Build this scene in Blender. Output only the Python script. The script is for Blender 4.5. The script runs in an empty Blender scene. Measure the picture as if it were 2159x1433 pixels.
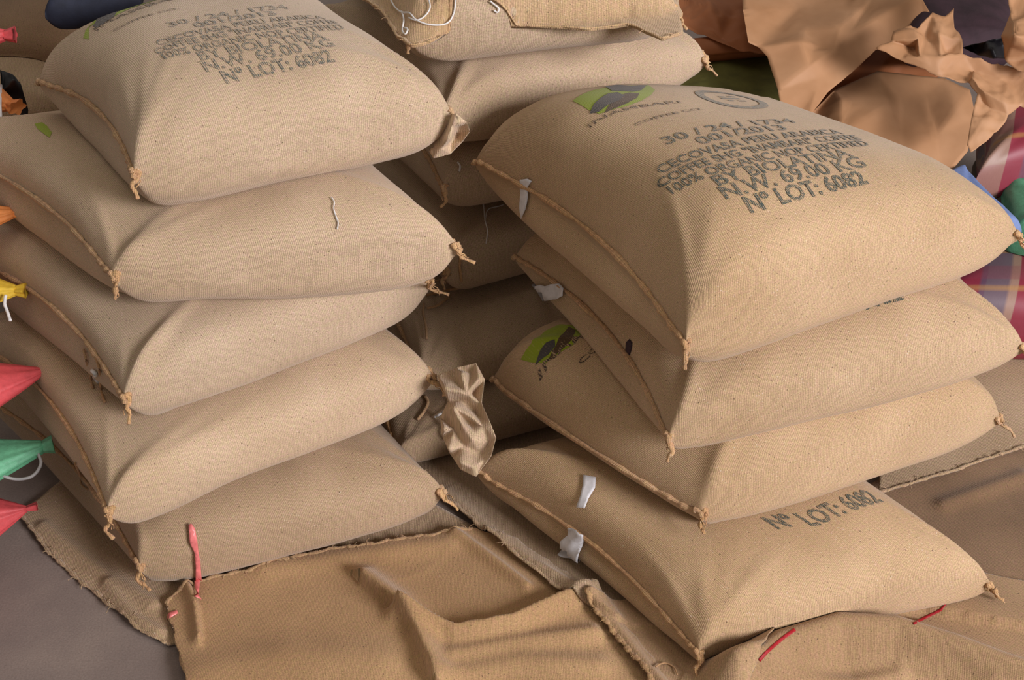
import bpy, bmesh, math, random
import numpy as np
from mathutils import Vector, noise as mnoise
from mathutils.bvhtree import BVHTree
from mathutils.geometry import delaunay_2d_cdt

random.seed(7)
S = bpy.context.scene
COL = S.collection
PI = math.pi

# ------------------------------------------------------------------ camera
CAMH, PITCH, FPX = 1.95, math.radians(36), 2500.0
cd = bpy.data.cameras.new('camera'); cam = bpy.data.objects.new('camera', cd); COL.objects.link(cam)
cam.location = (0, 0, CAMH); cam.rotation_euler = (math.radians(90) - PITCH, 0, 0)
cd.sensor_width = 36.0; cd.lens = FPX * 36.0 / 2159.0; cd.clip_start = 0.05; cd.clip_end = 60
S.camera = cam

# ------------------------------------------------------------------ world, daylight
w = bpy.data.worlds.new('world'); S.world = w; w.use_nodes = True
bg = w.node_tree.nodes['Background']; bg.inputs[0].default_value = (1.0, 0.93, 0.84, 1); bg.inputs[1].default_value = 0.235

def area(name, loc, target, sx, sy, power, color):
    l = bpy.data.lights.new(name, 'AREA'); l.shape = 'RECTANGLE'; l.size = sx; l.size_y = sy; l.energy = power; l.color = color
    o = bpy.data.objects.new(name, l); COL.objects.link(o); o.location = loc
    o.rotation_euler = (Vector(target) - Vector(loc)).to_track_quat('-Z', 'Y').to_euler(); return o
area('doorway_daylight', (6.0, -3.4, 3.9), (0.0, 2.1, 0.4), 2.8, 2.6, 830, (0.99, 0.96, 0.99))
area('skylight', (-0.6, 2.6, 4.6), (0.0, 2.2, 0.4), 2.5, 2.5, 22, (1.0, 0.93, 0.86))
S.view_settings.view_transform = 'Standard'; S.view_settings.look = 'None'
S.view_settings.exposure = 0.12; S.view_settings.gamma = 1.0

# ------------------------------------------------------------------ pixel <-> world helpers
cp, sp_ = math.cos(PITCH), math.sin(PITCH)
def ray(px, py):
    x = (px - 1079.5) / FPX; y = -(py - 716.5) / FPX
    return Vector((x, cp + y * sp_, -sp_ + y * cp)).normalized()
EYE = Vector((0, 0, CAMH))
def at(px, py, z):
    d = ray(px, py); return EYE + d * ((z - CAMH) / d.z)

# ------------------------------------------------------------------ materials
MATS = {}
def new_mat(name):
    m = bpy.data.materials.new(name); m.use_nodes = True
    nt = m.node_tree; b = nt.nodes['Principled BSDF']; return m, nt, b
class G:                                    # tiny node graph helper
    def __init__(s, nt): s.nt = nt
    def n(s, t, **k):
        nd = s.nt.nodes.new(t)
        for a, b in k.items(): setattr(nd, a, b)
        return nd
    def link(s, a, b): s.nt.links.new(a, b)
    def math(s, op, a, b=None, c=None):
        nd = s.n('ShaderNodeMath', operation=op)
        for i, v in enumerate((a, b, c)):
            if v is None: continue
            if isinstance(v, (int, float)): nd.inputs[i].default_value = v
            else: s.link(v, nd.inputs[i])
        return nd.outputs[0]
    def mix(s, f, a, b, mode='MIX'):
        nd = s.n('ShaderNodeMix', data_type='RGBA', blend_type=mode)
        for i, v in ((0, f), (6, a), (7, b)):
            if isinstance(v, (int, float)): nd.inputs[i].default_value = v
            elif isinstance(v, tuple): nd.inputs[i].default_value = (*v, 1) if len(v) == 3 else v
            else: s.link(v, nd.inputs[i])
        return nd.outputs[2]
    def noise(s, vec, scale, detail=3, rough=.55):
        nd = s.n('ShaderNodeTexNoise'); nd.inputs['Scale'].default_value = scale
        nd.inputs['Detail'].default_value = detail; nd.inputs['Roughness'].default_value = rough
        if vec is not None: s.link(vec, nd.inputs['Vector'])
        return nd.outputs['Fac']
    def ramp(s, f, lo, hi):
        nd = s.n('ShaderNodeMapRange'); nd.inputs[1].default_value = lo; nd.inputs[2].default_value = hi
        s.link(f, nd.inputs[0]); return nd.outputs[0]

def srgb(r, g, b):
    f = lambda c: (c/255/12.92) if c/255 <= .04045 else ((c/255+.055)/1.055)**2.4
    return (f(r), f(g), f(b))

def burlap(name, base, ink=None, period=0.0036, ribs=.66, contrast=.36, bump=.42, ink_cover=.5, sheen=.25, dirt=.5):
    m, nt, b = new_mat(name); g = G(nt)
    uv = g.n('ShaderNodeTexCoord').outputs['UV']
    obj_ = g.n('ShaderNodeTexCoord').outputs['Object']
    info = g.n('ShaderNodeObjectInfo').outputs['Random']
    # slightly wandering yarns
    nz = g.n('ShaderNodeTexNoise'); nz.inputs['Scale'].default_value = 14; nz.inputs['Detail'].default_value = 3; g.link(uv, nz.inputs['Vector'])
    off = g.n('ShaderNodeVectorMath', operation='SCALE'); g.link(nz.outputs['Color'], off.inputs[0]); off.inputs[3].default_value = .012
    uvw = g.n('ShaderNodeVectorMath', operation='ADD'); g.link(uv, uvw.inputs[0]); g.link(off.outputs[0], uvw.inputs[1])
    sep = g.n('ShaderNodeSeparateXYZ'); g.link(uvw.outputs[0], sep.inputs[0])
    k = 2 * PI / period
    wu = g.math('MULTIPLY_ADD', g.math('SINE', g.math('MULTIPLY', sep.outputs[0], k)), .5, .5)
    wv = g.math('MULTIPLY_ADD', g.math('SINE', g.math('MULTIPLY', sep.outputs[1], k * 1.25)), .5, .5)
    # yarn to yarn variation: noise stretched along each yarn direction
    def stretched(sx, sy):
        c = g.n('ShaderNodeMapping'); g.link(uvw.outputs[0], c.inputs[0]); c.inputs['Scale'].default_value = (sx, sy, 1)
        return g.noise(c.outputs[0], 1.0, 2)
    yu = stretched(260, 14); yv = stretched(14, 300)
    h = g.math('ADD', g.math('MULTIPLY', g.math('MULTIPLY', wu, g.math('ADD', yu, .25)), ribs * 1.3),
               g.math('MULTIPLY', g.math('MULTIPLY', wv, g.math('ADD', yv, .25)), (1 - ribs) * 1.6))
    fine = g.noise(uv, 900, 2)
    h2 = g.math('ADD', h, g.math('MULTIPLY', g.math('ADD', fine, g.noise(uv, 420, 2)), .30))
    if isinstance(base[0], tuple): pale, tone = base
    else: pale, tone = base, tuple(c * .9 for c in base)
    big = g.ramp(g.noise(obj_, 3.2, 4), .32, .68)
    c1 = g.mix(big, tone, pale)
    hv = g.n('ShaderNodeHueSaturation'); g.link(c1, hv.inputs['Color'])
    g.link(g.math('MULTIPLY_ADD', info, .09, .955), hv.inputs['Value']); g.link(g.math('MULTIPLY_ADD', info, .10, .93), hv.inputs['Saturation'])
    c1 = hv.outputs[0]
    gap = g.mix(1.0, c1, (.36, .30, .24), 'MULTIPLY')
    hi = g.mix(1.0, c1, (1.45, 1.42, 1.40), 'MULTIPLY')
    f = g.ramp(h2, .22, 1.15)
    c2 = g.mix(contrast, c1, g.mix(f, gap, hi))
    # dark flecks of slub and husk, broad soiling
    fl = g.ramp(g.noise(uv, 230, 2, .4), .68, .73)
    c3 = g.mix(g.math('MULTIPLY', fl, .75), c2, (.06, .03, .015))
    glint = g.ramp(g.noise(uvw.outputs[0], 300, 2, .5), .66, .72)  # pale specks: tiny glints painted into the weave colour
    c3 = g.mix(g.math('MULTIPLY', glint, .45 if contrast > .3 else .10), c3, (.80, .72, .62))
    chroma = g.ramp(g.noise(uv, 120, 3, .6), .35, .65)
    grain = g.ramp(g.noise(uv, 340, 3, .8), .30, .70)
    c3 = g.mix(.62, c3, g.mix(grain, g.mix(1.0, c3, (.42, .40, .38), 'MULTIPLY'), g.mix(1.0, c3, (1.38, 1.38, 1.38), 'MULTIPLY')))
    c3 = g.mix(.40, c3, g.mix(chroma, g.mix(1.0, c3, (1.12, .92, 1.02), 'MULTIPLY'), g.mix(1.0, c3, (.96, 1.06, .72), 'MULTIPLY')))
    soil = g.ramp(g.noise(obj_, 9, 5, .65), .55, .80)
    c4 = g.mix(g.math('MULTIPLY', soil, .35 * dirt), c3, (.13, .085, .045))
    if ink is not None:
        wear = g.ramp(g.math('ADD', g.math('MULTIPLY', g.noise(uv, 150, 4, .7), 1.0), g.math('MULTIPLY', h, .35)), ink_cover, ink_cover + .16)
        c4 = g.mix(g.math('MULTIPLY_ADD', wear, -.75, .95), c4, ink)
    g.link(c4, b.inputs['Base Color'])
    b.inputs['Roughness'].default_value = .88
    b.inputs['Specular IOR Level'].default_value = .25
    b.inputs['Sheen Weight'].default_value = sheen; b.inputs['Sheen Roughness'].default_value = .5
    b.inputs['Sheen Tint'].default_value = (1, .93, .88, 1)
    bp = g.n('ShaderNodeBump'); bp.inputs['Strength'].default_value = bump; bp.inputs['Distance'].default_value = .0016
    g.link(h2, bp.inputs['Height']); g.link(bp.outputs[0], b.inputs['Normal'])
    MATS[name] = m; return m

WARM = (srgb(198, 169, 135), srgb(176, 146, 110))
PALE = (srgb(200, 177, 152), srgb(180, 156, 128))
DULL = (srgb(182, 157, 130), srgb(160, 135, 106))
BROWN = (srgb(182, 149, 112), srgb(156, 124, 90))
burlap('jute_warm', WARM); burlap('jute_pale', PALE); burlap('jute_dull', DULL)
burlap('jute_brown', BROWN, contrast=.22, period=.0030, bump=.30)
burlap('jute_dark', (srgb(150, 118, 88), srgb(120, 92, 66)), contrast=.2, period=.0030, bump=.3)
INK = srgb(48, 66, 64)
burlap('ink_green_grey', WARM, INK, ink_cover=.66)
burlap('ink_pale', PALE, srgb(70, 82, 80), ink_cover=.60)
burlap('ink_black', WARM, srgb(44, 34, 28), ink_cover=.62)
burlap('ink_lime', WARM, srgb(134, 152, 12), ink_cover=.86)
burlap('ink_charcoal', WARM, srgb(58, 58, 60), ink_cover=.86)
burlap('ink_umber', WARM, srgb(66, 46, 24), ink_cover=.86)
burlap('ink_red', WARM, srgb(190, 40, 44), ink_cover=.66)
burlap('seam_jute', (srgb(206, 170, 130), srgb(176, 138, 98)), period=.0030, contrast=.5, sheen=.15)

def plain(name, col, rough=.7, var=.15, scale=40, bump=.1, spec=.4, sheen=0, trans=0, col2=None):
    m, nt, b = new_mat(name); g = G(nt)
    o = g.n('ShaderNodeTexCoord').outputs['Object']
    f = g.noise(o, scale, 4)
    c2 = col2 or tuple(c * (1 - var * 2) for c in col)
    g.link(g.mix(g.ramp(f, .3, .7), c2, col), b.inputs['Base Color'])
    b.inputs['Roughness'].default_value = rough; b.inputs['Specular IOR Level'].default_value = spec
    b.inputs['Sheen Weight'].default_value = sheen
    bp = g.n('ShaderNodeBump'); bp.inputs['Strength'].default_value = bump; bp.inputs['Distance'].default_value = .003
    g.link(g.noise(o, scale * 6, 3), bp.inputs['Height']); g.link(bp.outputs[0], b.inputs['Normal'])
    MATS[name] = m; return m
plain('white_string', (.85, .82, .80), .6); plain('label_paper', (.74, .72, .74), .75, .12, 60)
plain('grey_cord', (.42, .41, .40), .5)
plain('pink_plastic', (.90, .23, .22), .35); plain('red_cloth', srgb(220, 84, 88), .5, .12, 90, .25, .5)
plain('yellow_cloth', srgb(236, 196, 62), .6, .1, 80, .25); plain('orange_cloth', srgb(236, 146, 78), .6, .1, 80, .25)
plain('green_cloth', srgb(104, 178, 136), .5, .14, 80, .25, .5); plain('blue_cloth', srgb(120, 140, 190), .75, .08, 120, .2)
plain('olive_cloth', srgb(100, 96, 42), .85, .2, 20, .2); plain('grey_cloth', srgb(120, 104, 88), .85, .2, 20, .2)
plain('plum_cloth', srgb(62, 40, 48), .8, .25, 14, .3); plain('black_plastic_and_gap', srgb(18, 15, 20), .5, .1)
plain('navy_cloth', srgb(36, 40, 58), .7, .2)
plain('kraft_paper', srgb(188, 143, 106), .62, .07, 5, .12, .35, col2=srgb(170, 124, 86))
plain('kraft_paper_deep', srgb(176, 112, 72), .62, .07, 5, .12, .35, col2=srgb(158, 96, 58))
plain('red_marker', srgb(176, 22, 34), .6)
def plaid_mat(name):
    m, nt, b = new_mat(name); g = G(nt)
    uv = g.n('ShaderNodeTexCoord').outputs['UV']; sep = g.n('ShaderNodeSeparateXYZ'); g.link(uv, sep.inputs[0])
    def stripes(o, n, ph, width):
        return g.ramp(g.math('SINE', g.math('MULTIPLY_ADD', o, n, ph)), 1 - width, 1 - width + .12)
    c = g.mix(stripes(sep.outputs[0], 42, .5, .9), srgb(168, 132, 114), srgb(150, 48, 66))
    c = g.mix(g.math('MULTIPLY', stripes(sep.outputs[0], 21, 3.0, .35), .8), c, srgb(98, 84, 104))
    c = g.mix(g.math('MULTIPLY', stripes(sep.outputs[1], 34, 1.0, .6), .35), c, srgb(150, 66, 80))
    c = g.mix(g.math('MULTIPLY', stripes(sep.outputs[1], 34, 3.2, .08), .8), c, srgb(200, 150, 84))
    fib = g.n('ShaderNodeMapping'); fib.inputs['Scale'].default_value = (700, 60, 1); g.link(uv, fib.inputs[0])
    c = g.mix(g.math('MULTIPLY', g.noise(fib.outputs[0], 1, 2), .5), c, g.mix(1.0, c, (.4, .35, .4), 'MULTIPLY'))
    g.link(c, b.inputs['Base Color']); b.inputs['Roughness'].default_value = .5
    MATS[name] = m
plaid_mat('plaid_weave')
def floor_mat():
    m, nt, b = new_mat('concrete'); g = G(nt)
    o = g.n('ShaderNodeTexCoord').outputs['Object']
    c = g.mix(g.ramp(g.noise(o, 5, 6, .6), .3, .7), srgb(126, 112, 106), srgb(150, 134, 124))
    c = g.mix(g.math('MULTIPLY', g.ramp(g.noise(o, 260, 2), .35, .7), .35), c, srgb(96, 82, 74))
    g.link(c, b.inputs['Base Color']); b.inputs['Roughness'].default_value = .8
    bp = g.n('ShaderNodeBump'); bp.inputs['Strength'].default_value = .25; bp.inputs['Distance'].default_value = .002
    g.link(g.noise(o, 180, 4), bp.inputs['Height']); g.link(bp.outputs[0], b.inputs['Normal'])
    MATS['concrete'] = m
floor_mat()

# ------------------------------------------------------------------ object helpers
def link_mesh(name, verts, faces, mat, parent=None, uvs=None, smooth=True):
    me = bpy.data.meshes.new(name); me.from_pydata([tuple(v) for v in verts], [], faces)
    if mat: me.materials.append(MATS[mat] if isinstance(mat, str) else mat)
    if smooth: me.polygons.foreach_set('use_smooth', [True] * len(me.polygons))
    if uvs is not None:
        lay = me.uv_layers.new(name='UVMap'); idx = np.empty(len(me.loops), dtype=np.int32); me.loops.foreach_get('vertex_index', idx)
        lay.data.foreach_set('uv', np.asarray(uvs, dtype=np.float32)[idx].ravel())
    o = bpy.data.objects.new(name, me); COL.objects.link(o)
    if parent: o.parent = parent
    return o
def shift_to(o, loc):                       # part of a thing whose Empty stands at loc: vertices become local
    me = o.data; n = len(me.vertices); a = np.empty(n * 3, dtype=np.float32); me.vertices.foreach_get('co', a)
    a = a.reshape(-1, 3) - np.array(loc, dtype=np.float32); me.vertices.foreach_set('co', a.ravel()); me.update()
def thing(name, label, cat, loc, group=None):
    o = bpy.data.objects.new(name, None); COL.objects.link(o); o.location = loc; o.empty_display_size = .05
    o['label'] = label; o['category'] = cat
    if group: o['group'] = group
    return o
def part(name, verts, faces, mat, root, uvs=None, smooth=True, label=None, period=None):
    o = link_mesh(name, verts, faces, mat, None, uvs, smooth)
    if period:                              # close the fabric coordinates where the loop meets itself
        d = o.data.uv_layers[0].data; a = np.empty(len(d) * 2, dtype=np.float32); d.foreach_get('uv', a); a = a.reshape(-1, 2)
        for pl in o.data.polygons:
            li = list(pl.loop_indices); v = a[li, 1]
            if v.max() - v.min() > period * .5:
                for l in li:
                    if a[l, 1] < period * .5: a[l, 1] += period
        d.foreach_set('uv', a.ravel())
    shift_to(o, root_loc(root)); o.parent = root
    if label: o['label'] = label
    return o
def root_loc(r):
    p = Vector(r.location)
    while r.parent: r = r.parent; p = p + Vector(r.location)
    return p
def top(name, verts, faces, mat, label, cat, group=None, uvs=None, smooth=True):
    o = link_mesh(name, verts, faces, mat, None, uvs, smooth)
    v = np.array([tuple(x) for x in verts]); c = (v[:, 0].mean(), v[:, 1].mean(), v[:, 2].min()); shift_to(o, c); o.location = c
    o['label'] = label; o['category'] = cat
    if group: o['group'] = group
    return o

GEO = {}                                    # name -> (verts, faces) in world space, for contact and for laying prints
def bvh(keys):
    V, F = [], []
    for k in keys:
        v, f = GEO[k]; n = len(V); V += [Vector(x) for x in v]; F += [tuple(i + n for i in q) for q in f]
    return BVHTree.FromPolygons(V, F) if V else None
def drop(tree, x, y, default=0.0):
    if tree is None: return default
    h = tree.ray_cast(Vector((x, y, 5)), Vector((0, 0, -1)))
    return h[0].z if h[0] is not None else default

def sines(seed, n=7, lo=3, hi=14):
    r = random.Random(seed)
    K = [(Vector((r.gauss(0, 1), r.gauss(0, 1), r.gauss(0, 1))).normalized() * r.uniform(lo, hi), r.uniform(0, 6.28), r.uniform(.5, 1)) for _ in range(n)]
    A = np.array([k[0] for k in K]); P = np.array([k[1] for k in K]); W = np.array([k[2] for k in K]); W = W / W.sum()
    return lambda X: (np.sin(X @ A.T + P) * W).sum(-1) * 1.6

def tube_mesh(pts, rad, sides=8, seed=0, rough=0.0, flat=1.0):
    pts = [Vector(p) for p in pts]; V, F = [], []; r_ = random.Random(seed)
    up = Vector((0, 0, 1)); n = len(pts)
    for i, p in enumerate(pts):
        t = (pts[min(i + 1, n - 1)] - pts[max(i - 1, 0)]); t = t.normalized() if t.length > 1e-9 else Vector((1, 0, 0))
        a = t.cross(up); a = a.normalized() if a.length > 1e-4 else Vector((1, 0, 0)); b = a.cross(t).normalized()
        r = rad[i] if isinstance(rad, (list, tuple)) else rad
        for k in range(sides):
            th = 2 * PI * k / sides; q = r * (1 + rough * (r_.random() - .5) * 2)
            V.append(p + a * math.cos(th) * q + b * math.sin(th) * q * flat)
    for i in range(n - 1):
        for k in range(sides):
            F.append((i * sides + k, i * sides + (k + 1) % sides, (i + 1) * sides + (k + 1) % sides, (i + 1) * sides + k))
    F.append(tuple(range(sides - 1, -1, -1))); F.append(tuple(range((n - 1) * sides, n * sides)))
    return V, F
def join(ms):
    V, F = [], []
    for v, f in ms:
        n = len(V); V += list(v); F += [tuple(i + n for i in q) for q in f]
    return V, F
def tube_uv(V, sides):
    return [((i % sides) * .004, (i // sides) * .006) for i in range(len(V))]
def smooth_path(pts, sub=6):
    pts = [Vector(p) for p in pts]; out = []
    P = [pts[0] * 2 - pts[1]] + pts + [pts[-1] * 2 - pts[-2]]
    for i in range(1, len(P) - 2):
        for k in range(sub):
            t = k / sub; a, b, c, d = P[i - 1:i + 3]
            out.append(.5 * ((2 * b) + (c - a) * t + (2 * a - 5 * b + 4 * c - d) * t * t + (3 * b - a - 3 * c + d) * t ** 3))
    out.append(pts[-1]); return out

# ------------------------------------------------------------------ the sack
class Sack: pass
def seam_prof(x): return np.maximum(x, 0)
def make_body(key, FL, FR, BR, BL, Tu=.105, Td=.10, on=(), seed=0, ns=84, nf=120, bulge=-.015, retract=.12, lift=.025,
              p=4.4, q=.52, noise_amp=.007, wr=.006, corner=.013, ea=.50, eb=.62, taper=(0, 0)):
    FL, FR, BR, BL = [np.array(v, dtype=float) for v in (FL, FR, BR, BL)]
    x = np.linspace(-1, 1, ns + 1); s = np.sign(x) * (1 - (1 - np.abs(x)) ** 1.55)
    ph = np.linspace(0, 2 * PI, nf, endpoint=False)
    Sx, Ph = np.meshgrid(s, ph, indexing='ij')
    c, sn = -np.cos(Ph), np.sin(Ph)
    low = sn < 0
    h = np.where(low, np.clip(1 - np.abs(Sx) ** 8, 0, 1) ** .5, np.clip(1 - np.abs(Sx) ** p, 0, 1) ** q)
    # the loop: flat topped, round at the folds, flattening to a line at the two sewn ends
    t0 = np.sign(c) * np.abs(c) ** ea
    Rt = 1 - bulge * (1 - np.abs(Sx) ** 4) - .035 * (np.exp(-((1 - np.abs(Sx)) / .10)) - np.exp(-((1 - np.abs(Sx)) / .012)))
    t = t0 * Rt
    zz = np.sign(sn) * np.abs(sn) ** eb * h
    r = random.Random(seed * 13 + 5)
    # sewn ends bow inwards between the ears
    se = Sx * (1 - retract * (1 - t0 ** 2) * np.where(low, np.abs(Sx) ** 24 - .25 * (np.abs(Sx) ** 5 - np.abs(Sx) ** 24), np.abs(Sx) ** 5) * np.where(Sx < 0, 1, .8))
    a = (se + 1) / 2; b = (t + 1) / 2
    P = ((1 - a) * (1 - b))[..., None] * FL + (a * (1 - b))[..., None] * FR + (a * b)[..., None] * BR + ((1 - a) * b)[..., None] * BL
    T = np.where(zz > 0, Tu, Td)
    thick = 1 + .10 * np.sin(Sx * 2.1 + r.uniform(0, 6)) * np.cos(t * 1.7 + r.uniform(0, 6))
    thick = thick * np.where(zz > 0, 1 + taper[0] * Sx + taper[1] * t, 1)
    P[..., 2] += zz * T * thick
    P[..., 2] += lift * (1 - t0 ** 2) * np.abs(Sx) ** 8
    nz = sines(seed + 1, 8, 5, 17); nz2 = sines(seed + 2, 8, 18, 44)
    body = np.clip(h * 1.2, 0, 1)
    P[..., 2] += (nz(P) * noise_amp + nz2(P) * noise_amp * .28) * body * np.sign(sn)
    ux = (FR - FL)[:2]; W = np.linalg.norm(ux); ux = ux / W; H = np.linalg.norm((BL - FL)[:2]); vx = (BL - FL)[:2] / H
    nd = nz(P[..., ::-1]) * noise_amp * (1 - np.abs(t0)) * 0 + nz(P + 3.1) * noise_amp * np.abs(c) ** 3
    P[..., 0] += vx[0] * nd * np.sign(c); P[..., 1] += vx[1] * nd * np.sign(c)
    # gathers running away from each sewn end
    for side in (-1, 1):
        d = (1 - side * Sx) * W / 2
        ridge = sum(np.sin(t * H / 2 * k + ph_ + 2.2 * d * kk) * am for k, ph_, kk, am in
                    [(r.uniform(30, 44), r.uniform(0, 6), r.uniform(-9, 9), .5), (r.uniform(48, 64), r.uniform(0, 6), r.uniform(-14, 14), .22), (r.uniform(16, 28), r.uniform(0, 6), r.uniform(-5, 5), .5)])
        env = (.35 + .65 * np.clip(nz2(P * .4 + side), -1, 1) ** 2) * np.exp(-d / .07) * (1 - np.exp(-d / .010)) * np.clip(1.15 - np.abs(t0) ** 6, 0, 1)
        P[..., 2] += wr * ridge * env * np.sign(sn) * .9
    # creases fanning out of the ears
    for cs, ct in ((-1, -1), (1, -1), (-1, 1), (1, 1)):
        dx = (1 - cs * Sx) * W / 2; dy = (1 - ct * t) * H / 2
        rr = np.hypot(dx, dy) + 1e-6; ang = np.arctan2(dy, dx)
        for m in range(4):
            a0 = r.uniform(.12, 1.45); L = r.uniform(.08, .24); wd = r.uniform(.010, .018)
            off = rr * (ang - a0)
            P[..., 2] += corner * r.uniform(.4, 1.0) * np.exp(-(off / wd) ** 2) * np.exp(-(rr / L) ** 2) * (1 - np.exp(-rr / .02)) * np.where(sn > 0, 1, -.4)
    # rest on what lies below
    tree = bvh(on) if on else None
    for i in range(ns + 1):
        for j in range(nf):
            g = drop(tree, P[i, j, 0], P[i, j, 1], 0.0) + .0025
            if P[i, j, 2] < g: P[i, j, 2] = g
    # the two end loops collapse on a seam line
    for i in (0, ns):
        for j in range(1, nf // 2):
            m = (P[i, j] + P[i, nf - j]) / 2; m[2] = max(P[i, j, 2], P[i, nf - j, 2]); P[i, j] = m; P[i, nf - j] = m
    o = Sack(); o.P = P; o.key = key; o.ns, o.nf = ns, nf; o.s = s; o.W = W; o.H = H
    seg = np.linalg.norm(np.roll(P, -1, 1) - P, axis=2); o.arc = np.concatenate([np.zeros((ns + 1, 1)), np.cumsum(seg, 1)], 1)
    mid = o.arc[ns // 2, nf // 2]
    # fabric coordinates in metres: across, and along the loop (same loop length everywhere)
    o.U = s * W / 2; o.V = o.arc / np.maximum(o.arc[:, -1:], 1e-6) * o.arc[ns // 2, -1]
    V = P.reshape(-1, 3); F = []
    for i in range(ns):
        for j in range(nf):
            j2 = (j + 1) % nf; F.append((i * nf + j, (i + 1) * nf + j, (i + 1) * nf + j2, i * nf + j2))
    weld = lambda k: k if not (k < nf or k >= ns * nf) or (k % nf) <= nf // 2 else (k // nf) * nf + nf - (k % nf)
    FW = []
    for f in F:
        g = []
        for k in f:
            k = weld(k)
            if k not in g: g.append(k)
        if len(g) > 2: FW.append(tuple(g))
    F = FW
    along = np.concatenate([np.zeros((1, nf)), np.cumsum(np.linalg.norm(np.diff(P, axis=0), axis=2), 0)]); along = along - along[ns // 2]
    uv = np.stack([along, o.V[:, :nf]], -1).reshape(-1, 2)
    o.V3, o.F, o.uv = V, F, uv; GEO[key] = (V, F); o.tree = bvh([key])
    return o
def fabric_point(o, u, v):
    u = min(max(u, o.U[0]), o.U[-1]); i = int(np.searchsorted(o.U, u)) - 1; i = min(max(i, 0), o.ns - 1)
    f = (u - o.U[i]) / (o.U[i + 1] - o.U[i])
    def row(i):
        j = int(np.searchsorted(o.V[i], v)) - 1; j = min(max(j, 0), o.nf - 1)
        g = (v - o.V[i, j]) / max(o.V[i, j + 1] - o.V[i, j], 1e-9); g = min(max(g, 0), 1)
        return o.P[i, j] * (1 - g) + o.P[i, (j + 1) % o.nf] * g
    return row(i) * (1 - f) + row(i + 1) * f
def fabric_at_pixel(o, px, py):
    h = o.tree.ray_cast(EYE, ray(px, py))
    if h[0] is None: h = o.tree.find_nearest(at(px, py, o.P[..., 2].max() - .02))
    fi = h[2]; i, j = fi // o.nf, fi % o.nf; best = None; q = np.array(h[0])
    for a in range(7):
        for b in range(7):
            u = o.U[i] + (o.U[i + 1] - o.U[i]) * a / 6; v = o.V[i, j] + (o.V[i, j + 1] - o.V[i, j]) * b / 6
            d = np.linalg.norm(fabric_point(o, u, v) - q)
            if best is None or d < best[0]: best = (d, u, v)
    return best[1], best[2]

def lay_on(o, P2, lift=.0012):               # fabric coordinates -> world, lifted along the surface normal
    out = []
    for u, v in P2:
        p = fabric_point(o, u, v); a = fabric_point(o, u + .004, v) - fabric_point(o, u - .004, v); b = fabric_point(o, u, v + .004) - fabric_point(o, u, v - .004)
        n = np.cross(a, b); l = np.linalg.norm(n); n = n / l if l > 1e-12 else np.array([0, 0, 1.]); out.append(p + n * lift)
    return out
def refine(V2, F, maxlen):
    bm = bmesh.new(); vs = [bm.verts.new((v[0], v[1], 0)) for v in V2]
    for f in F:
        try: bm.faces.new([vs[i] for i in f])
        except ValueError: pass
    bmesh.ops.triangulate(bm, faces=bm.faces[:])
    for _ in range(5):
        E = [e for e in bm.edges if e.calc_length() > maxlen]
        if not E: break
        bmesh.ops.subdivide_edges(bm, edges=E, cuts=1); bmesh.ops.triangulate(bm, faces=[f for f in bm.faces if len(f.verts) > 3])
    bm.verts.index_update(); V = [(v.co.x, v.co.y) for v in bm.verts]; F = [tuple(v.index for v in f.verts) for f in bm.faces]; bm.free(); return V, F
def text2d(txt, weight=0.0):
    cu = bpy.data.curves.new('t', 'FONT'); cu.body = txt; cu.size = 1; cu.offset = weight; cu.resolution_u = 3
    ob = bpy.data.objects.new('t', cu); COL.objects.link(ob); bpy.context.view_layer.update()
    me = bpy.data.meshes.new_from_object(ob.evaluated_get(bpy.context.evaluated_depsgraph_get()))
    V = [(v.co.x, v.co.y) for v in me.vertices]; F = [tuple(p.vertices) for p in me.polygons]
    bpy.data.objects.remove(ob); bpy.data.curves.remove(cu); bpy.data.meshes.remove(me)
    x0 = min(v[0] for v in V); x1 = max(v[0] for v in V)
    return [((v[0] - x0), v[1]) for v in V], F, x1 - x0
def outward(o, V3, F2):                      # print faces should point away from the sack
    return F2
def print_text(o, root, rows, mat, name='printed_lettering', label=None):
    """rows: (text, u, v, ang, width, capheight) in fabric metres, u v = left end of baseline"""
    VV, FF = [], []
    for txt, u, v, ang, width, cap, wt in rows:
        V, F, w_ = text2d(txt, wt); kx = width / w_; ky = cap / .70
        V = [(x * kx, y * ky) for x, y in V]; V, F = refine(V, F, .009)
        ca, sa = math.cos(ang), math.sin(ang); n = len(VV)
        VV += [(u + x * ca - y * sa, v + x * sa + y * ca) for x, y in V]; FF += [tuple(i + n for i in f) for f in F]
    return part(name, lay_on(o, VV), FF, mat, root, uvs=VV, label=label)
def print_poly(o, root, polys, mat, name, pix=True, lift=.0012, label=None, step=.008):
    VV, FF = [], []
    for poly in polys:
        q = [fabric_at_pixel(o, *p) for p in poly] if pix else poly
        V, F = refine(q, [tuple(range(len(q)))], step); n = len(VV); VV += V; FF += [tuple(i + n for i in f) for f in F]
    return part(name, lay_on(o, VV, lift), FF, mat, root, uvs=VV, label=label)

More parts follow.
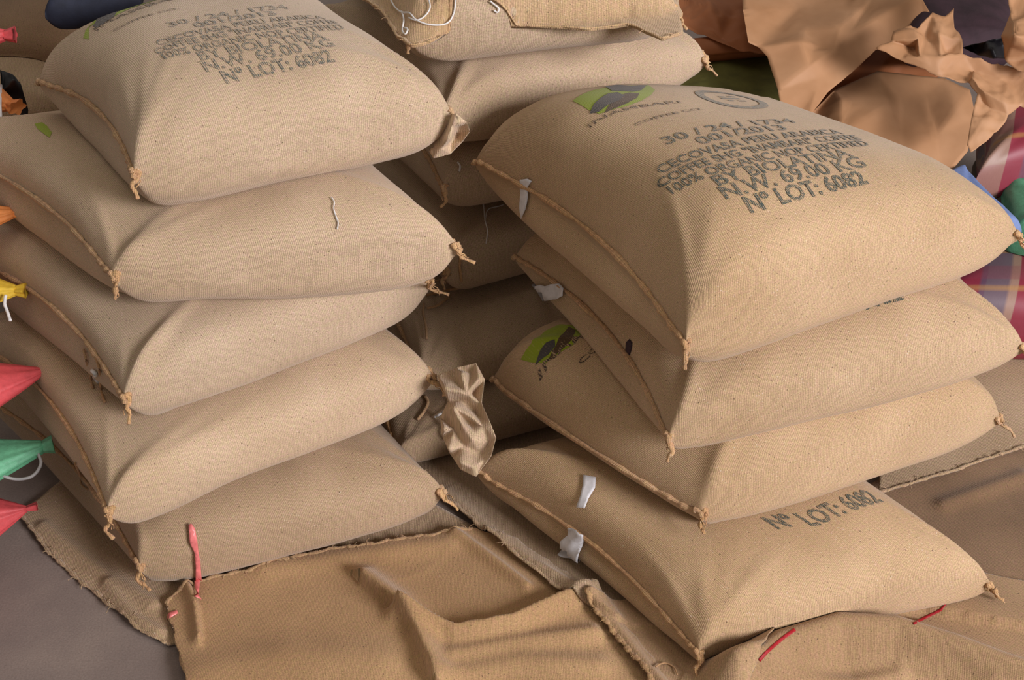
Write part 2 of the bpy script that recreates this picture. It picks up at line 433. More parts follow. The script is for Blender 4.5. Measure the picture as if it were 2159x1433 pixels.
def block(o, root, pl, pr, mat, kx=1.0, only_lot=False, lotcap=.044, stretch=1.0):
    """the stencilled consignment lettering; pl, pr: ends of the N\u00ba LOT baseline in the photograph"""
    (u0, v0), (u1, v1) = fabric_at_pixel(o, *pl), fabric_at_pixel(o, *pr)
    ang = math.atan2(v1 - v0, u1 - u0); L = math.hypot(u1 - u0, v1 - v0)
    rows = [('N\u00ba LOT: 6082', u0, v0, ang, L, lotcap, .026)]
    if not only_lot:
        cu, cv = (u0 + u1) / 2, (v0 + v1) / 2
        for txt, wd, up, cap in (('N.W. 69.00 KG', 1.20, .145, .118), ('BY BIOLATINA', 1.16, .27, .105), ('100% ORGANIC NOP CERTIFIED', 1.70, .385, .088), ('COFFEE SHG "INAMBARI" COFFEE', 1.74, .495, .088),
                                 ('CECOVASA PERU ARABICA', 1.60, .61, .092), ('001/2013', .78, .745, .100), ('30 / 24 / 1734', 1.16, .87, .100)):
            W_ = L * wd; y = up * L * stretch
            ca, sa = math.cos(ang), math.sin(ang)
            rows.append((txt, cu - W_ / 2 * ca - y * sa, cv - W_ / 2 * sa + y * ca, ang, W_, L * cap * stretch * 1.0, .018))
    return print_text(o, root, rows, mat), (u0, v0, ang, L)

def seam_parts(o, root, side, seed, tuft=('F',), tuft_len=.045, r=.0054, mat='seam_jute', tuft_dir=None, fr=2):
    i = 0 if side < 0 else o.ns; nf = o.nf
    pts = [Vector(o.P[i, j]) for j in range(0, nf // 2 + 1)]
    out = Vector(o.P[i, nf // 4]) - Vector(o.P[i + (2 if side < 0 else -2), nf // 4]); out.z = 0; out.normalize()
    rr = random.Random(seed)
    pts = smooth_path([p + out * .003 + Vector((0, 0, .002 + .0012 * rr.uniform(-1, 1))) for p in pts[::2]], 3)
    rad = [r * (1 + .28 * math.sin(k * .9 + seed) + .18 * math.sin(k * 2.3)) for k in range(len(pts))]
    V, F = tube_mesh(pts, rad, 8, seed, .12); part('seam', V, F, mat, root, uvs=tube_uv(V, 8))
    v = (Vector(o.P[i, 0]) - Vector(o.P[i, nf // 2])); v.z = 0; v.normalize()
    for e in tuft:
        base = Vector(o.P[i, 0 if e == 'F' else nf // 2]); dirn = (v if e == 'F' else -v) * .45 + out * .35 + Vector((0, 0, -.62))
        if tuft_dir is not None: dirn = Vector(tuft_dir)
        dirn.normalize(); ms = []
        for m in range(fr + 1):
            L = tuft_len * (1 if m == 0 else rr.uniform(.4, .8)); w_ = [Vector((rr.gauss(0, 1), rr.gauss(0, 1), rr.gauss(0, .6))) * L * (.10 if m == 0 else .22) for _ in range(4)]
            st = base - dirn * .018 + Vector((0, 0, .002))
            path = smooth_path([st] + [st + dirn * (L + .018) * (k + 1) / 4 + w_[k] for k in range(4)], 4)
            n = len(path); R0 = .0075 if m == 0 else .0018
            ms.append(tube_mesh(path, [R0 * (1 - .6 * k / n) * (1 + .25 * math.sin(k * 1.3)) for k in range(n)], 7, seed + m, .22, .7))
        V, F = join(ms); part('corner_tuft', V, F, mat, root, uvs=[(q.x, q.y) for q in V])

def sack(key, label, FL, FR, BL, on=(), mat='jute_warm', seed=1, BR=None, group='full jute coffee sacks', Tu=.105, Td=.10, tufts=None, seams=(-1, 1), name='jute_sack', cat='sack', tuft_len=.038, **kw):
    FL, FR, BL = Vector(FL), Vector(FR), Vector(BL)
    BR = Vector(BR) if BR is not None else BL + (FR - FL)
    o = make_body(key, FL, FR, BR, BL, Tu, Td, on, seed, **kw)
    c = (FL + FR + BL + BR) / 4; root = thing(name, label, cat, (c.x, c.y, float(o.P[..., 2].min())), group)
    part('body', o.V3, o.F, mat, root, uvs=o.uv, period=float(o.V[0, -1]))
    for sd in seams: seam_parts(o, root, sd, seed + 3 + sd, (tufts or {}).get(sd, ('F',)), tuft_len)
    o.root = root; return o

# things laid over or hung on the surfaces, given by where they show
def surf(tree, px, py, off, last=None):
    d = ray(px, py); h = tree.ray_cast(EYE, d)
    if h[0] is None: return None
    return h[0] + h[1] * off if h[1].dot(d) < 0 else h[0] - h[1] * off
def thread(tree, root, pts, r=.0016, off=.004, mat='white_string', name='thread', label=None, sub=5, zlift=0):
    Q = []
    for p in pts:
        s_ = surf(tree, p[0], p[1], off + (p[2] if len(p) > 2 else 0))
        if s_ is not None: Q.append(s_ + Vector((0, 0, zlift)))
    path = smooth_path(Q, sub); V, F = tube_mesh(path, r, 7, len(pts), .08)
    return part(name, V, F, mat, root, uvs=tube_uv(V, 7), label=label)
def patch(tree, root, poly, mat, name, off=.003, thick=.0012, label=None, curl=.0, seed=1):
    V2, F = refine([(p[0], p[1]) for p in poly], [tuple(range(len(poly)))], 9)
    nz = sines(seed, 6, .08, .3); T, B = [], []
    for x, y in V2:
        q = surf(tree, x, y, off + curl * (.5 + .5 * float(nz(np.array([x, y, 0.0])))))
        if q is None: q = T[-1] if T else at(x, y, .3)
        T.append(q); B.append(q + ray(x, y) * thick)
    n = len(T); faces = [tuple(f) for f in F] + [tuple(i + n for i in reversed(f)) for f in F]
    ed = {}
    for f in F:
        for a, b in zip(f, f[1:] + f[:1]): ed[(a, b)] = 1
    for a, b in ed:
        if (b, a) not in ed: faces.append((b, a, a + n, b + n))
    return part(name, T + B, faces, mat, root, uvs=[(q.x, q.y) for q in T + B], label=label)

def resample(pts, n):
    P = np.array([tuple(p) for p in pts], dtype=float); d = np.concatenate([[0], np.cumsum(np.linalg.norm(np.diff(P, axis=0), axis=1))]); t = np.linspace(0, d[-1], n)
    return np.stack([np.interp(t, d, P[:, k]) for k in range(3)], 1)
def coons(bottom, right, top_, left, nx, ny):
    """four edge polylines: bottom and top run left to right, left and right run bottom to top"""
    b, t, l, r = resample(bottom, nx), resample(top_, nx), resample(left, ny), resample(right, ny)
    u = np.linspace(0, 1, nx)[None, :, None]; v = np.linspace(0, 1, ny)[:, None, None]
    P = (1 - v) * b[None] + v * t[None] + (1 - u) * l[:, None] + u * r[:, None] - ((1 - u) * (1 - v) * b[0] + u * (1 - v) * b[-1] + (1 - u) * v * t[0] + u * v * t[-1])
    return P
def seg_dist(P, poly):
    best = None
    for a, b in zip(poly[:-1], poly[1:]):
        a, b = np.array(a[:2], float), np.array(b[:2], float); d = b - a; L = (d ** 2).sum()
        k = np.clip(((P[..., :2] - a) @ d) / L, 0, 1); e = P[..., :2] - (a + k[..., None] * d); dist = np.sqrt((e ** 2).sum(-1))
        sgn = np.sign(e[..., 0] * d[1] - e[..., 1] * d[0])
        if best is None: best, sg = dist, sgn
        else: m = dist < best; best = np.where(m, dist, best); sg = np.where(m, sgn, sg)
    return best, sg
def cloth(key, label, edges, on=(), mat='jute_brown', nx=110, ny=80, off=.006, ridges=(), waves=.004, seed=1, thick=.006, follow=True, ragged=.003, cat='empty sack', group=None, name='empty_jute_sack', base=0.0, hems=(), hem_r=.0042):
    P = coons(*edges, nx, ny); tree = bvh(on) if on else None; r = random.Random(seed)
    nz = sines(seed, 8, 6, 22); nz2 = sines(seed + 9, 8, 60, 160)
    # ragged outline
    for ed_, k in ((P[0], 0), (P[-1], 1), (P[:, 0], 2), (P[:, -1], 3)):
        ed_[:, :2] += np.stack([nz2(ed_), nz2(ed_ + 2)], -1) * ragged
    Z = np.zeros(P.shape[:2])
    for iy in range(ny):
        for ix in range(nx): Z[iy, ix] = max(drop(tree, P[iy, ix, 0], P[iy, ix, 1], 0.0), base)
    for _ in range(6):                      # cloth bridges small steps below it
        Zs = Z.copy(); Zs[1:-1, 1:-1] = (Z[:-2, 1:-1] + Z[2:, 1:-1] + Z[1:-1, :-2] + Z[1:-1, 2:]) / 4; Z = np.maximum(Z, Zs)
    Z += off + waves * (1 + nz(P * np.array([1, 1, 0])))
    for poly, amp, wd, mode in ridges:
        q = [at(a, b, base + .02) for a, b in poly]; d, sg = seg_dist(P, q)
        if mode == 'ridge': Z += amp * np.exp(-(d / wd) ** 2)
        elif mode == 'step': Z += amp * np.where(sg > 0, np.exp(-(d / wd) ** 2), np.exp(-(d / (wd * .18)) ** 2))
        elif mode == 'stepn': Z += amp * np.where(sg < 0, np.exp(-(d / wd) ** 2), np.exp(-(d / (wd * .18)) ** 2))
    Z = np.maximum(Z, .004); P[..., 2] = Z
    T = P.reshape(-1, 3); B = T.copy(); B[:, 2] = np.maximum(B[:, 2] - thick, .0012); n = len(T)
    F = []
    for iy in range(ny - 1):
        for ix in range(nx - 1):
            a = iy * nx + ix; F.append((a, a + 1, a + nx + 1, a + nx))
    Ft = list(F); F += [tuple(i + n for i in reversed(f)) for f in F]
    rim = [ix for ix in range(nx)] + [iy * nx + nx - 1 for iy in range(1, ny)] + [(ny - 1) * nx + ix for ix in range(nx - 2, -1, -1)] + [iy * nx for iy in range(ny - 2, 0, -1)]
    for a, b in zip(rim, rim[1:] + rim[:1]): F.append((b, a, a + n, b + n))
    V = np.concatenate([T, B]); GEO[key] = (V, F); c = (T[:, 0].mean(), T[:, 1].mean(), float(B[:, 2].min()))
    root = thing(name, label, cat, c, group)
    part('cloth', V, F, mat, root, uvs=V[:, :2])
    for h in hems:
        line = {'bottom': P[0], 'top': P[-1], 'left': P[:, 0], 'right': P[:, -1]}[h]
        pts = smooth_path([Vector(p) + Vector((0, 0, .001)) for p in line[::2]], 2)
        Vh, Fh = tube_mesh(pts, [hem_r * (1 + .3 * math.sin(k * .7) + .2 * math.sin(k * 1.9)) for k in range(len(pts))], 8, seed, .2, .6)
        ms = [(Vh, Fh)]
        for _ in range(len(pts) // 5):
            p = r.choice(pts); d = Vector((r.gauss(0, 1), r.gauss(0, 1), r.uniform(-.2, .4))).normalized() * r.uniform(.008, .022)
            ms.append(tube_mesh([p, p + d * .5 + Vector((0, 0, .003)), p + d], .0008, 4))
        Vh, Fh = join(ms); part('hem', Vh, Fh, mat if mat != 'jute_dark' else 'jute_dull', root, uvs=[(q.x, q.y) for q in Vh])
    return root
# ------------------------------------------------------------------ floor
fv = [(-9, -2, 0), (9, -2, 0), (9, 12, 0), (-9, 12, 0)]
fl = link_mesh('floor', fv, [(0, 1, 2, 3)], 'concrete', smooth=False); fl['kind'] = 'structure'

def W(pts, z=.03): return [at(p[0], p[1], p[2] if len(p) > 2 else z) for p in pts]
def polar(p, d, deg): return Vector((p[0] + d * math.cos(math.radians(deg)), p[1] + d * math.sin(math.radians(deg)), p[2]))
GE = 'empty jute sacks spread on the floor'
# empty sacks spread on the floor
cloth('ground_left', 'flattened empty jute sack under the bottom of the left stack, beside grey concrete',
      (W([(38, 1070), (100, 1150), (160, 1205), (230, 1264), (300, 1322), (350, 1345)]), W([(350, 1345), (900, 1200), (1010, 1100)]), W([(250, 900), (760, 960), (1010, 1100)]), W([(38, 1070), (250, 900)])),
      mat='jute_dull', seed=3, waves=.006, ridges=[([(90, 1105), (200, 1190), (320, 1270)], .012, .018, 'ridge'), ([(225, 1225), (280, 1300), (335, 1330)], .014, .012, 'ridge')], hems=('bottom',), group=GE)
FCL = cloth('front_cloth', 'large tan empty jute sack with a frayed top edge, lying rumpled at the front',
      (W([(395, 1500), (700, 1515), (1000, 1515), (1440, 1500)], .03), W([(1440, 1500), (1390, 1410), (1330, 1325), (1265, 1255), (1180, 1200), (1090, 1140), (1000, 1106)], .03),
       W([(345, 1268), (390, 1235), (450, 1212), (520, 1195), (600, 1175), (700, 1150), (800, 1140), (900, 1125), (1000, 1106)], .04), W([(395, 1500), (385, 1400), (362, 1335), (345, 1268)], .03)),
      on=('ground_left',), mat='jute_brown', seed=18, waves=.006, nx=170, ny=110, base=.010, group=GE, hems=('top',), ragged=.006,
      ridges=[([(765, 1225), (830, 1275), (875, 1335), (905, 1400), (915, 1440)], .042, .036, 'stepn'),
              ([(840, 1290), (960, 1330), (1080, 1310), (1180, 1265), (1260, 1240)], .036, .024, 'step'), ([(960, 1375), (1100, 1350), (1250, 1330)], .016, .022, 'ridge'),
              ([(395, 1225), (415, 1275), (424, 1345)], .022, .016, 'step'), ([(420, 1420), (600, 1380), (800, 1390)], .012, .05, 'ridge'),
              ([(960, 1120), (1040, 1180), (1110, 1235)], .016, .014, 'ridge'), ([(560, 1190), (760, 1165), (940, 1140)], .010, .03, 'ridge'), ([(950, 1420), (1100, 1390), (1260, 1400)], .014, .03, 'ridge')])

cloth('ground_under_right', 'empty jute sack with frayed hem running between the two front stacks',
      (W([(1185, 1250), (1300, 1310), (1520, 1330), (1800, 1240)]), W([(1800, 1240), (1600, 900)]), W([(850, 940), (1100, 880), (1600, 900)]), W([(1185, 1250), (1100, 1185), (1035, 1130), (985, 1082), (925, 1028), (850, 940)])),
      on=('front_cloth', 'ground_left'), mat='jute_dull', seed=5, waves=.006, base=.004, ridges=[([(940, 1035), (1060, 1140), (1190, 1240)], .012, .02, 'ridge'), ([(1010, 1120), (1120, 1200), (1240, 1265)], .010, .012, 'ridge')], hems=('left',), group=GE)
cloth('ground_far_right', 'brown empty jute sack with stitched hem, spread beside the right stack',
      (W([(1850, 1045), (1930, 1020), (2010, 992), (2080, 966), (2160, 940), (2330, 880)]), W([(2330, 880), (2300, 640)]), W([(1880, 720), (2050, 680), (2300, 640)]), W([(1850, 1045), (1880, 720)])),
      mat='jute_dull', seed=8, waves=.010, base=.02, hems=('bottom',), group=GE)
cloth('ground_dark', 'dark stained jute cloth on the floor at the right edge',
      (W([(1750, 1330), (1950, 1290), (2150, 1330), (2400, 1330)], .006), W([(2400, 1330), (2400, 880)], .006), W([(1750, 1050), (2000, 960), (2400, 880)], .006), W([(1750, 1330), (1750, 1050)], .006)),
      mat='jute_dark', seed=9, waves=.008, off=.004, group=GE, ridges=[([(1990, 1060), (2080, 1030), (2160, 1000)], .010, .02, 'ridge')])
G5 = cloth('ground_red', 'empty jute sack marked with red lines, rumpled under the right stack front',
      (W([(1400, 1500), (1700, 1510), (1960, 1515), (2300, 1520)], .02), W([(2300, 1520), (2330, 1330), (2240, 1240)], .02), W([(1500, 1340), (1700, 1250), (1900, 1180), (2240, 1240)], .02), W([(1400, 1500), (1440, 1430), (1500, 1340)], .02)),
      on=('ground_dark',), mat='jute_brown', seed=12, waves=.006, nx=150, ny=90, group=GE,
      ridges=[([(1545, 1450), (1640, 1390), (1760, 1352), (1880, 1358), (2000, 1395), (2100, 1435), (2200, 1470)], .085, .050, 'ridge'),
              ([(1500, 1430), (1650, 1440), (1800, 1445), (1890, 1430)], .016, .022, 'ridge')])
cloth('ground_hem_fold', 'empty jute sack with a rolled hem, wedged under the front corner of the right stack',
      (W([(1375, 1440), (1420, 1500), (1560, 1500)], .03), W([(1560, 1500), (1640, 1330)], .03), W([(1232, 1268), (1400, 1250), (1640, 1330)], .03), W([(1375, 1440), (1345, 1400), (1300, 1342), (1262, 1300), (1232, 1268)], .03)),
      on=('ground_under_right', 'ground_red', 'front_cloth'), mat='jute_brown', seed=15, waves=.006, base=.012, hems=('left',), hem_r=.0055, group=GE,
      ridges=[([(1250, 1272), (1310, 1335), (1365, 1410), (1400, 1450)], .014, .016, 'ridge')])

# ------------------------------------------------------------------ the left front stack
GL = 'full jute sacks stacked at the left'
zl = {1: .93, 2: .73, 3: .53, 4: .335, 5: .125}
def lstack(i, fl, fr, dirdeg, L, on, label, seed, zFL=0, zFR=0, zBL=0, mat='jute_pale', **kw):
    kw.setdefault('Tu', .115); kw.setdefault('Td', .115)
    A = at(fl[0], fl[1], zl[i] + zFL); B = at(fr[0], fr[1], zl[i] + zFR); C_ = polar(A, L, dirdeg); C_.z = zl[i] + zBL
    if 'BLp' in kw: C_ = at(*kw.pop('BLp'))
    kw.setdefault('BR', polar(B, L, 122))
    return sack('L%d' % i, label, A, B, C_, on=on, mat=mat, seed=seed, group=GL, name='jute_coffee_sack', **kw)
L5 = lstack(5, (300, 1205), (938, 1045), 134, .74, ('ground_left', 'ground_under_right'), 'bottom sack of the left stack, with a pink ribbon down its front', 25, zFL=-.03, tuft_len=.05, mat='jute_dull')
L4 = lstack(4, (230, 1085), (915, 802), 130, .74, ('L5',), 'second sack from the bottom of the left stack, seam running down to a long tuft', 24, tuft_len=.05)
L3 = lstack(3, (268, 850), (912, 603), 135, .74, ('L4', 'L5'), 'middle sack of the left stack, with a scrap of white string at its seam', 23)
L2 = lstack(2, (243, 592), (968, 530), 136, .74, ('L3', 'L4'), 'second sack from the top of the left stack, with a white thread on its front', 22)
L1 = lstack(1, (286, 378), (955, 250), 123, .72, ('L2', 'L3'), 'top sack of the left stack, stencilled lettering and a green logo', 21, BLp=(82, 178, .91), tufts={1: ()}, Tu=.15, p=4.0, q=.52, ea=.54, eb=.68)

# ------------------------------------------------------------------ the right front stack
GR = 'full jute sacks stacked at the right'
def rstack(k, fl, fr, bl, on, label, seed, mat='jute_warm', **kw):
    kw.setdefault('Tu', .115); kw.setdefault('Td', .115)
    return sack(k, label, at(*fl), at(*fr), at(*bl), on=on, mat=mat, seed=seed, group=GR, name='jute_coffee_sack', **kw)
R4 = rstack('R4', (1475, 1390, .065), (2088, 1242, .065), (1005, 1000, .11), ('ground_under_right', 'ground_red', 'ground_hem_fold', 'ground_dark', 'ground_far_right'), 'bottom sack of the right stack, lot number stencilled on its front', 34, Td=.08, Tu=.15, bulge=.05)
R3 = rstack('R3', (1480, 1088, .275), (2112, 893, .32), (1038, 800, .26), ('R4',), 'right stack sack with half hidden green logo, second from the bottom', 33, Tu=.19, Td=.09, bulge=-.03, ea=.54, eb=.66, retract=-.10, taper=(-.1, 0))
R2 = rstack('R2', (1412, 935, .465), (2163, 745, .52), (1085, 545, .50), ('R3', 'R4'), 'right stack sack with a torn white label, directly under the top one', 32, Tu=.15, Td=.08)
R1 = rstack('R1', (1443, 732, .71), (2150, 505, .74), (1000, 345, .74), ('R2', 'R3'), 'top sack of the right stack, fully legible stencilled lettering and green logo', 31, Tu=.19, BR=at(1578, 238, .69), taper=(-.28, -.16), p=4.6, q=.52, ea=.52, eb=.64)

# ------------------------------------------------------------------ the stack behind, between the two
GM = 'full jute sacks stacked behind'
def mstack(k, fl, rot, Wd, Hd, on, label, seed, mat='jute_pale', FR=None, **kw):
    A = Vector(fl); B = FR or polar(A, Wd, rot); C_ = polar(A, Hd, rot + 92)
    return sack(k, label, A, B, C_, on=on, mat=mat, seed=seed, group=GM, name='jute_coffee_sack', **kw)
M5 = mstack('M5', (-.27, 2.10, .07), 24, .74, .66, (), 'lowest dark sack in the gap behind the two stacks', 45, Tu=.08, Td=.07, mat='jute_dull')
M4 = mstack('M4', (-.22, 2.22, .20), 24, .74, .66, ('M5',), 'shadowed sack in the gap, second from the floor', 44, Tu=.09, Td=.09)
M3 = mstack('M3', (-.16, 2.40, .40), 26, .74, .66, ('M4', 'M5'), 'sack in the gap seen behind the hanging tufts of the left stack', 43, Tu=.12, Td=.12)
M2 = mstack('M2', (-.155, 2.40, .625), 27, .74, .66, ('M3',), 'sack in the gap just under the broad pale one', 42, Td=.12)
M1 = mstack('M1', (-.15, 2.36, .81), 29, .78, .70, ('M2', 'M3'), 'broad pale sack behind, between the top sacks of both stacks', 41, FR=at(1490, 135, .79))
TA = sack('TA', 'full jute sack lying highest at the back, cut by the top of the picture', at(865, 80, 1.0), at(1425, 30, 1.0), polar(at(865, 80, 1.0), .7, 112), on=('M1', 'M2'), mat='jute_pale', seed=46, group=GM, name='jute_coffee_sack')
# ------------------------------------------------------------------ cloth lying in front
ALL = bvh(list(GEO))
RT = lambda k: {'L1': L1, 'L2': L2, 'L3': L3, 'L4': L4, 'L5': L5, 'R1': R1, 'R2': R2, 'R3': R3, 'R4': R4}[k].root

# ------------------------------------------------------------------ prints
INKM = 'ink_green_grey'
block(R1, R1.root, (1583, 448), (1832, 386), INKM, lotcap=.034)
block(L1, L1.root, (478, 176), (708, 130), 'ink_pale', lotcap=.034, stretch=1.32)
block(R4, R4.root, (1640, 1116), (1863, 1058), INKM, only_lot=True, lotcap=.040)
print_text(R2, R2.root, [('N\u00ba LOT: 6082', *fabric_at_pixel(R2, 1640, 706), math.atan2(fabric_at_pixel(R2, 1888, 634)[1] - fabric_at_pixel(R2, 1640, 706)[1], fabric_at_pixel(R2, 1888, 634)[0] - fabric_at_pixel(R2, 1640, 706)[0]), .27, .036, .026)], INKM)
# logo: lime field, dark wing shapes, lettering
def logo(o, field, dark, wing, pale=()):
    print_poly(o, o.root, [field], 'ink_lime', 'printed_logo_field', lift=.0008)
    print_poly(o, o.root, wing, 'ink_umber', 'printed_logo_body', lift=.0012)
    print_poly(o, o.root, dark, 'ink_charcoal', 'printed_logo_wing', lift=.0016)
def line(o, txt, a, b, cap, wt=.0, mat='ink_black', name='printed_name'):
    (u0, v0), (u1, v1) = fabric_at_pixel(o, *a), fabric_at_pixel(o, *b)
    print_text(o, o.root, [(txt, u0, v0, math.atan2(v1 - v0, u1 - u0), math.hypot(u1 - u0, v1 - v0), cap, wt)], mat, name=name)
logo(R1, [(1207, 213), (1222, 203), (1245, 192), (1275, 178), (1300, 172), (1340, 170), (1368, 180), (1381, 190), (1372, 202), (1350, 212), (1320, 224), (1285, 235), (1262, 240), (1240, 232)],
     [[(1242, 241), (1252, 222), (1268, 207), (1284, 198), (1302, 196), (1318, 203), (1304, 212), (1284, 222), (1262, 236)], [(1275, 184), (1300, 180), (1330, 176), (1352, 170), (1364, 171), (1366, 180), (1352, 191), (1336, 195), (1312, 193), (1290, 193)]],
     [[(1274, 239), (1284, 225), (1298, 210), (1312, 200), (1328, 196), (1348, 198), (1342, 207), (1322, 218), (1300, 228)]])
line(R1, 'INAMBARI', (1243, 270), (1434, 216), .013, .008)
line(R1, 'COFFEE CO.', (1338, 266), (1482, 230), .009, .006)
logo(R3, [(1098, 757), (1120, 725), (1150, 698), (1180, 684), (1215, 688), (1232, 703), (1210, 725), (1175, 748), (1150, 766), (1120, 764)],
     [[(1129, 770), (1140, 738), (1152, 722), (1170, 716), (1172, 730), (1156, 748)]], [[(1156, 760), (1172, 728), (1185, 706), (1200, 688), (1214, 697), (1206, 716), (1184, 738), (1166, 756)]])
line(R3, 'INAMBARI', (1139, 804), (1330, 700), .022, .010)
line(R3, 'COFFEE CO.', (1228, 767), (1370, 690), .014, .008)
logo(L1, [(143, 47), (165, 25), (200, 2), (250, -20), (320, -20), (330, -8), (280, 14), (235, 38), (190, 54), (160, 56)],
     [[(180, 32), (190, 16), (215, 4), (245, 6), (236, 24), (212, 38), (190, 42)]], [[(190, 12), (215, -4), (255, -6), (262, 4), (240, 14), (220, 20)]])
line(L1, 'INAMBARI', (205, 66), (400, -6), .026, .012)
line(L1, 'COFFEE CO.', (240, 68), (380, 20), .012, .008)
print_poly(L2, L2.root, [[(73, 262), (88, 259), (100, 266), (109, 280), (106, 291), (95, 284), (80, 272)]], 'ink_lime', 'printed_logo_field')
# round certification stamp near the far side of the top right sack
cu_, cv_ = fabric_at_pixel(R1, 1548, 184)
def ring(r0, r1, a0=0, a1=2 * PI, n=40, kx=1.0):
    o_ = [(cu_ + kx * r1 * math.cos(a0 + (a1 - a0) * k / n), cv_ + r1 * math.sin(a0 + (a1 - a0) * k / n)) for k in range(n + 1)]
    i_ = [(cu_ + kx * r0 * math.cos(a0 + (a1 - a0) * k / n), cv_ + r0 * math.sin(a0 + (a1 - a0) * k / n)) for k in range(n, -1, -1)]
    return o_ + i_
RP = []
for k in range(24):
    a = 2 * PI * k / 24; RP.append(ring(.056, .074, a, a + 2 * PI / 24, 3, 1.05))
for k, (x, y, w_, h_) in enumerate([(-.022, .012, .016, .006), (.006, .016, .020, .006), (-.026, -.002, .050, .008), (-.02, -.018, .014, .006), (.006, -.020, .020, .007)]):
    RP.append([(cu_ + x, cv_ + y), (cu_ + x + w_, cv_ + y), (cu_ + x + w_, cv_ + y + h_), (cu_ + x, cv_ + y + h_)])
print_poly(R1, R1.root, RP, INKM, 'printed_stamp', pix=False)

# ------------------------------------------------------------------ labels sewn in the seams, threads, ribbon
patch(ALL, R1.root, [(1100, 377), (1117, 375), (1126, 380), (1117, 392), (1118, 415), (1113, 440), (1103, 460), (1099, 438), (1101, 410)], 'label_paper', 'cloth_label', off=.006, label='white cloth label')
patch(ALL, R2.root, [(1120, 606), (1135, 600), (1146, 599), (1156, 602), (1168, 597), (1184, 595), (1195, 605), (1194, 622), (1181, 630), (1163, 631), (1144, 641), (1132, 622)], 'label_paper', 'cloth_label', off=.006, curl=.006, label='torn white label')
patch(ALL, R3.root, [(1231, 1003), (1257, 1008), (1256, 1030), (1243, 1052), (1236, 1071), (1218, 1068), (1226, 1045), (1230, 1025)], 'label_paper', 'cloth_label', off=.006, label='white cloth label')
patch(ALL, R4.root, [(1205, 1106), (1222, 1112), (1238, 1122), (1235, 1142), (1229, 1160), (1226, 1180), (1222, 1190), (1200, 1184), (1175, 1177), (1186, 1162), (1188, 1138), (1203, 1126)], 'label_paper', 'cloth_label', off=.006, curl=.010, label='crumpled white label')
patch(ALL, L5.root, [(399, 1107), (405, 1103), (412, 1112), (416, 1135), (418, 1158), (422, 1180), (424, 1215), (421, 1250), (416, 1268), (412, 1262), (411, 1225), (412, 1190), (410, 1160), (401, 1140)], 'pink_plastic', 'ribbon', off=.007, curl=.006, label='pink plastic ribbon')
patch(ALL, FCL, [(352, 1298), (360, 1292), (374, 1288), (376, 1295), (364, 1302), (354, 1308)], 'pink_plastic', 'ribbon', off=.004, label='pink scrap of ribbon')
thread(ALL, L2.root, [(699, 418), (705, 428), (704, 442), (709, 458), (713, 470), (711, 483)], .0013)
thread(ALL, L3.root, [(198, 780), (206, 788), (200, 798), (209, 808)], .0042, mat='white_string', name='string_scrap')
thread(ALL, L3.root, [(180, 735), (186, 760), (193, 800), (197, 820)], .0028, mat='seam_jute', name='fray')
thread(ALL, L3.root, [(205, 745), (214, 780), (214, 820), (222, 850)], .0030, mat='seam_jute', name='fray')
thread(ALL, L4.root, [(162, 975), (172, 1000), (175, 1020), (188, 1030)], .0022, mat='seam_jute', name='fray')
thread(ALL, R2.root, [(1017, 438, .02), (1024, 455, .015), (1019, 470, .01), (1026, 490, .006), (1024, 514)], .0016)
thread(ALL, R2.root, [(1019, 470, .01), (1030, 452, .01), (1050, 438), (1062, 434)], .0014)
thread(ALL, R1.root, [(965, 345, .004), (969, 352, .004), (967, 362, .004)], .0024)
thread(ALL, M5.root, [(915, 886, .01), (935, 878, .01), (948, 866, .01), (950, 850, .01)], .003)
thread(ALL, M4.root, [(968, 842, .01), (985, 832, .01), (1008, 808, .01)], .0026)
for k, pts in enumerate([[(910, 585), (905, 600), (912, 615), (918, 625)], [(912, 598), (935, 585), (950, 575)], [(895, 645), (893, 665), (900, 690), (899, 718)], [(900, 628), (930, 620), (972, 612)], [(902, 655), (925, 648), (950, 628)]]):
    thread(ALL, L3.root, pts, .0034 if k != 1 else .002, .008, 'seam_jute', 'fray')
thread(ALL, L2.root, [(958, 505), (968, 530), (968, 560), (972, 590)], .0036, .006, 'seam_jute', 'fray')
thread(ALL, L4.root, [(897, 838), (903, 852), (895, 872), (882, 888)], .0040, .006, 'seam_jute', 'fray')
thread(ALL, G5, [(1380, 1408), (1400, 1400), (1420, 1408), (1428, 1425)], .0016, .004, 'seam_jute', 'loose_thread')
# red marker lines on the rumpled sack
G5T = bvh(['ground_red'])
def marker(pts, wpx):
    P = [Vector((p[0], p[1], 0)) for p in pts]; Lf, Rt_ = [], []
    for i, p in enumerate(P):
        d = (P[min(i + 1, len(P) - 1)] - P[max(i - 1, 0)]).normalized(); n = Vector((-d.y, d.x, 0)) * wpx * .5; Lf.append((p + n)[:2]); Rt_.append((p - n)[:2])
    patch(G5T, G5, Lf + Rt_[::-1], 'red_marker', 'red_marking', off=.0012, thick=.0004)
marker([(1600, 1392), (1612, 1378), (1630, 1362), (1650, 1345), (1676, 1327)], 7)
marker([(1958, 1248), (1975, 1258), (1992, 1275), (1984, 1285), (1955, 1300), (1925, 1315)], 6)

patch(ALL, R2.root, [(1320, 722), (1328, 714), (1334, 722), (1332, 738), (1326, 754), (1319, 748)], 'plum_cloth', 'stain', off=.0012, thick=.0003, label='small purple stain')
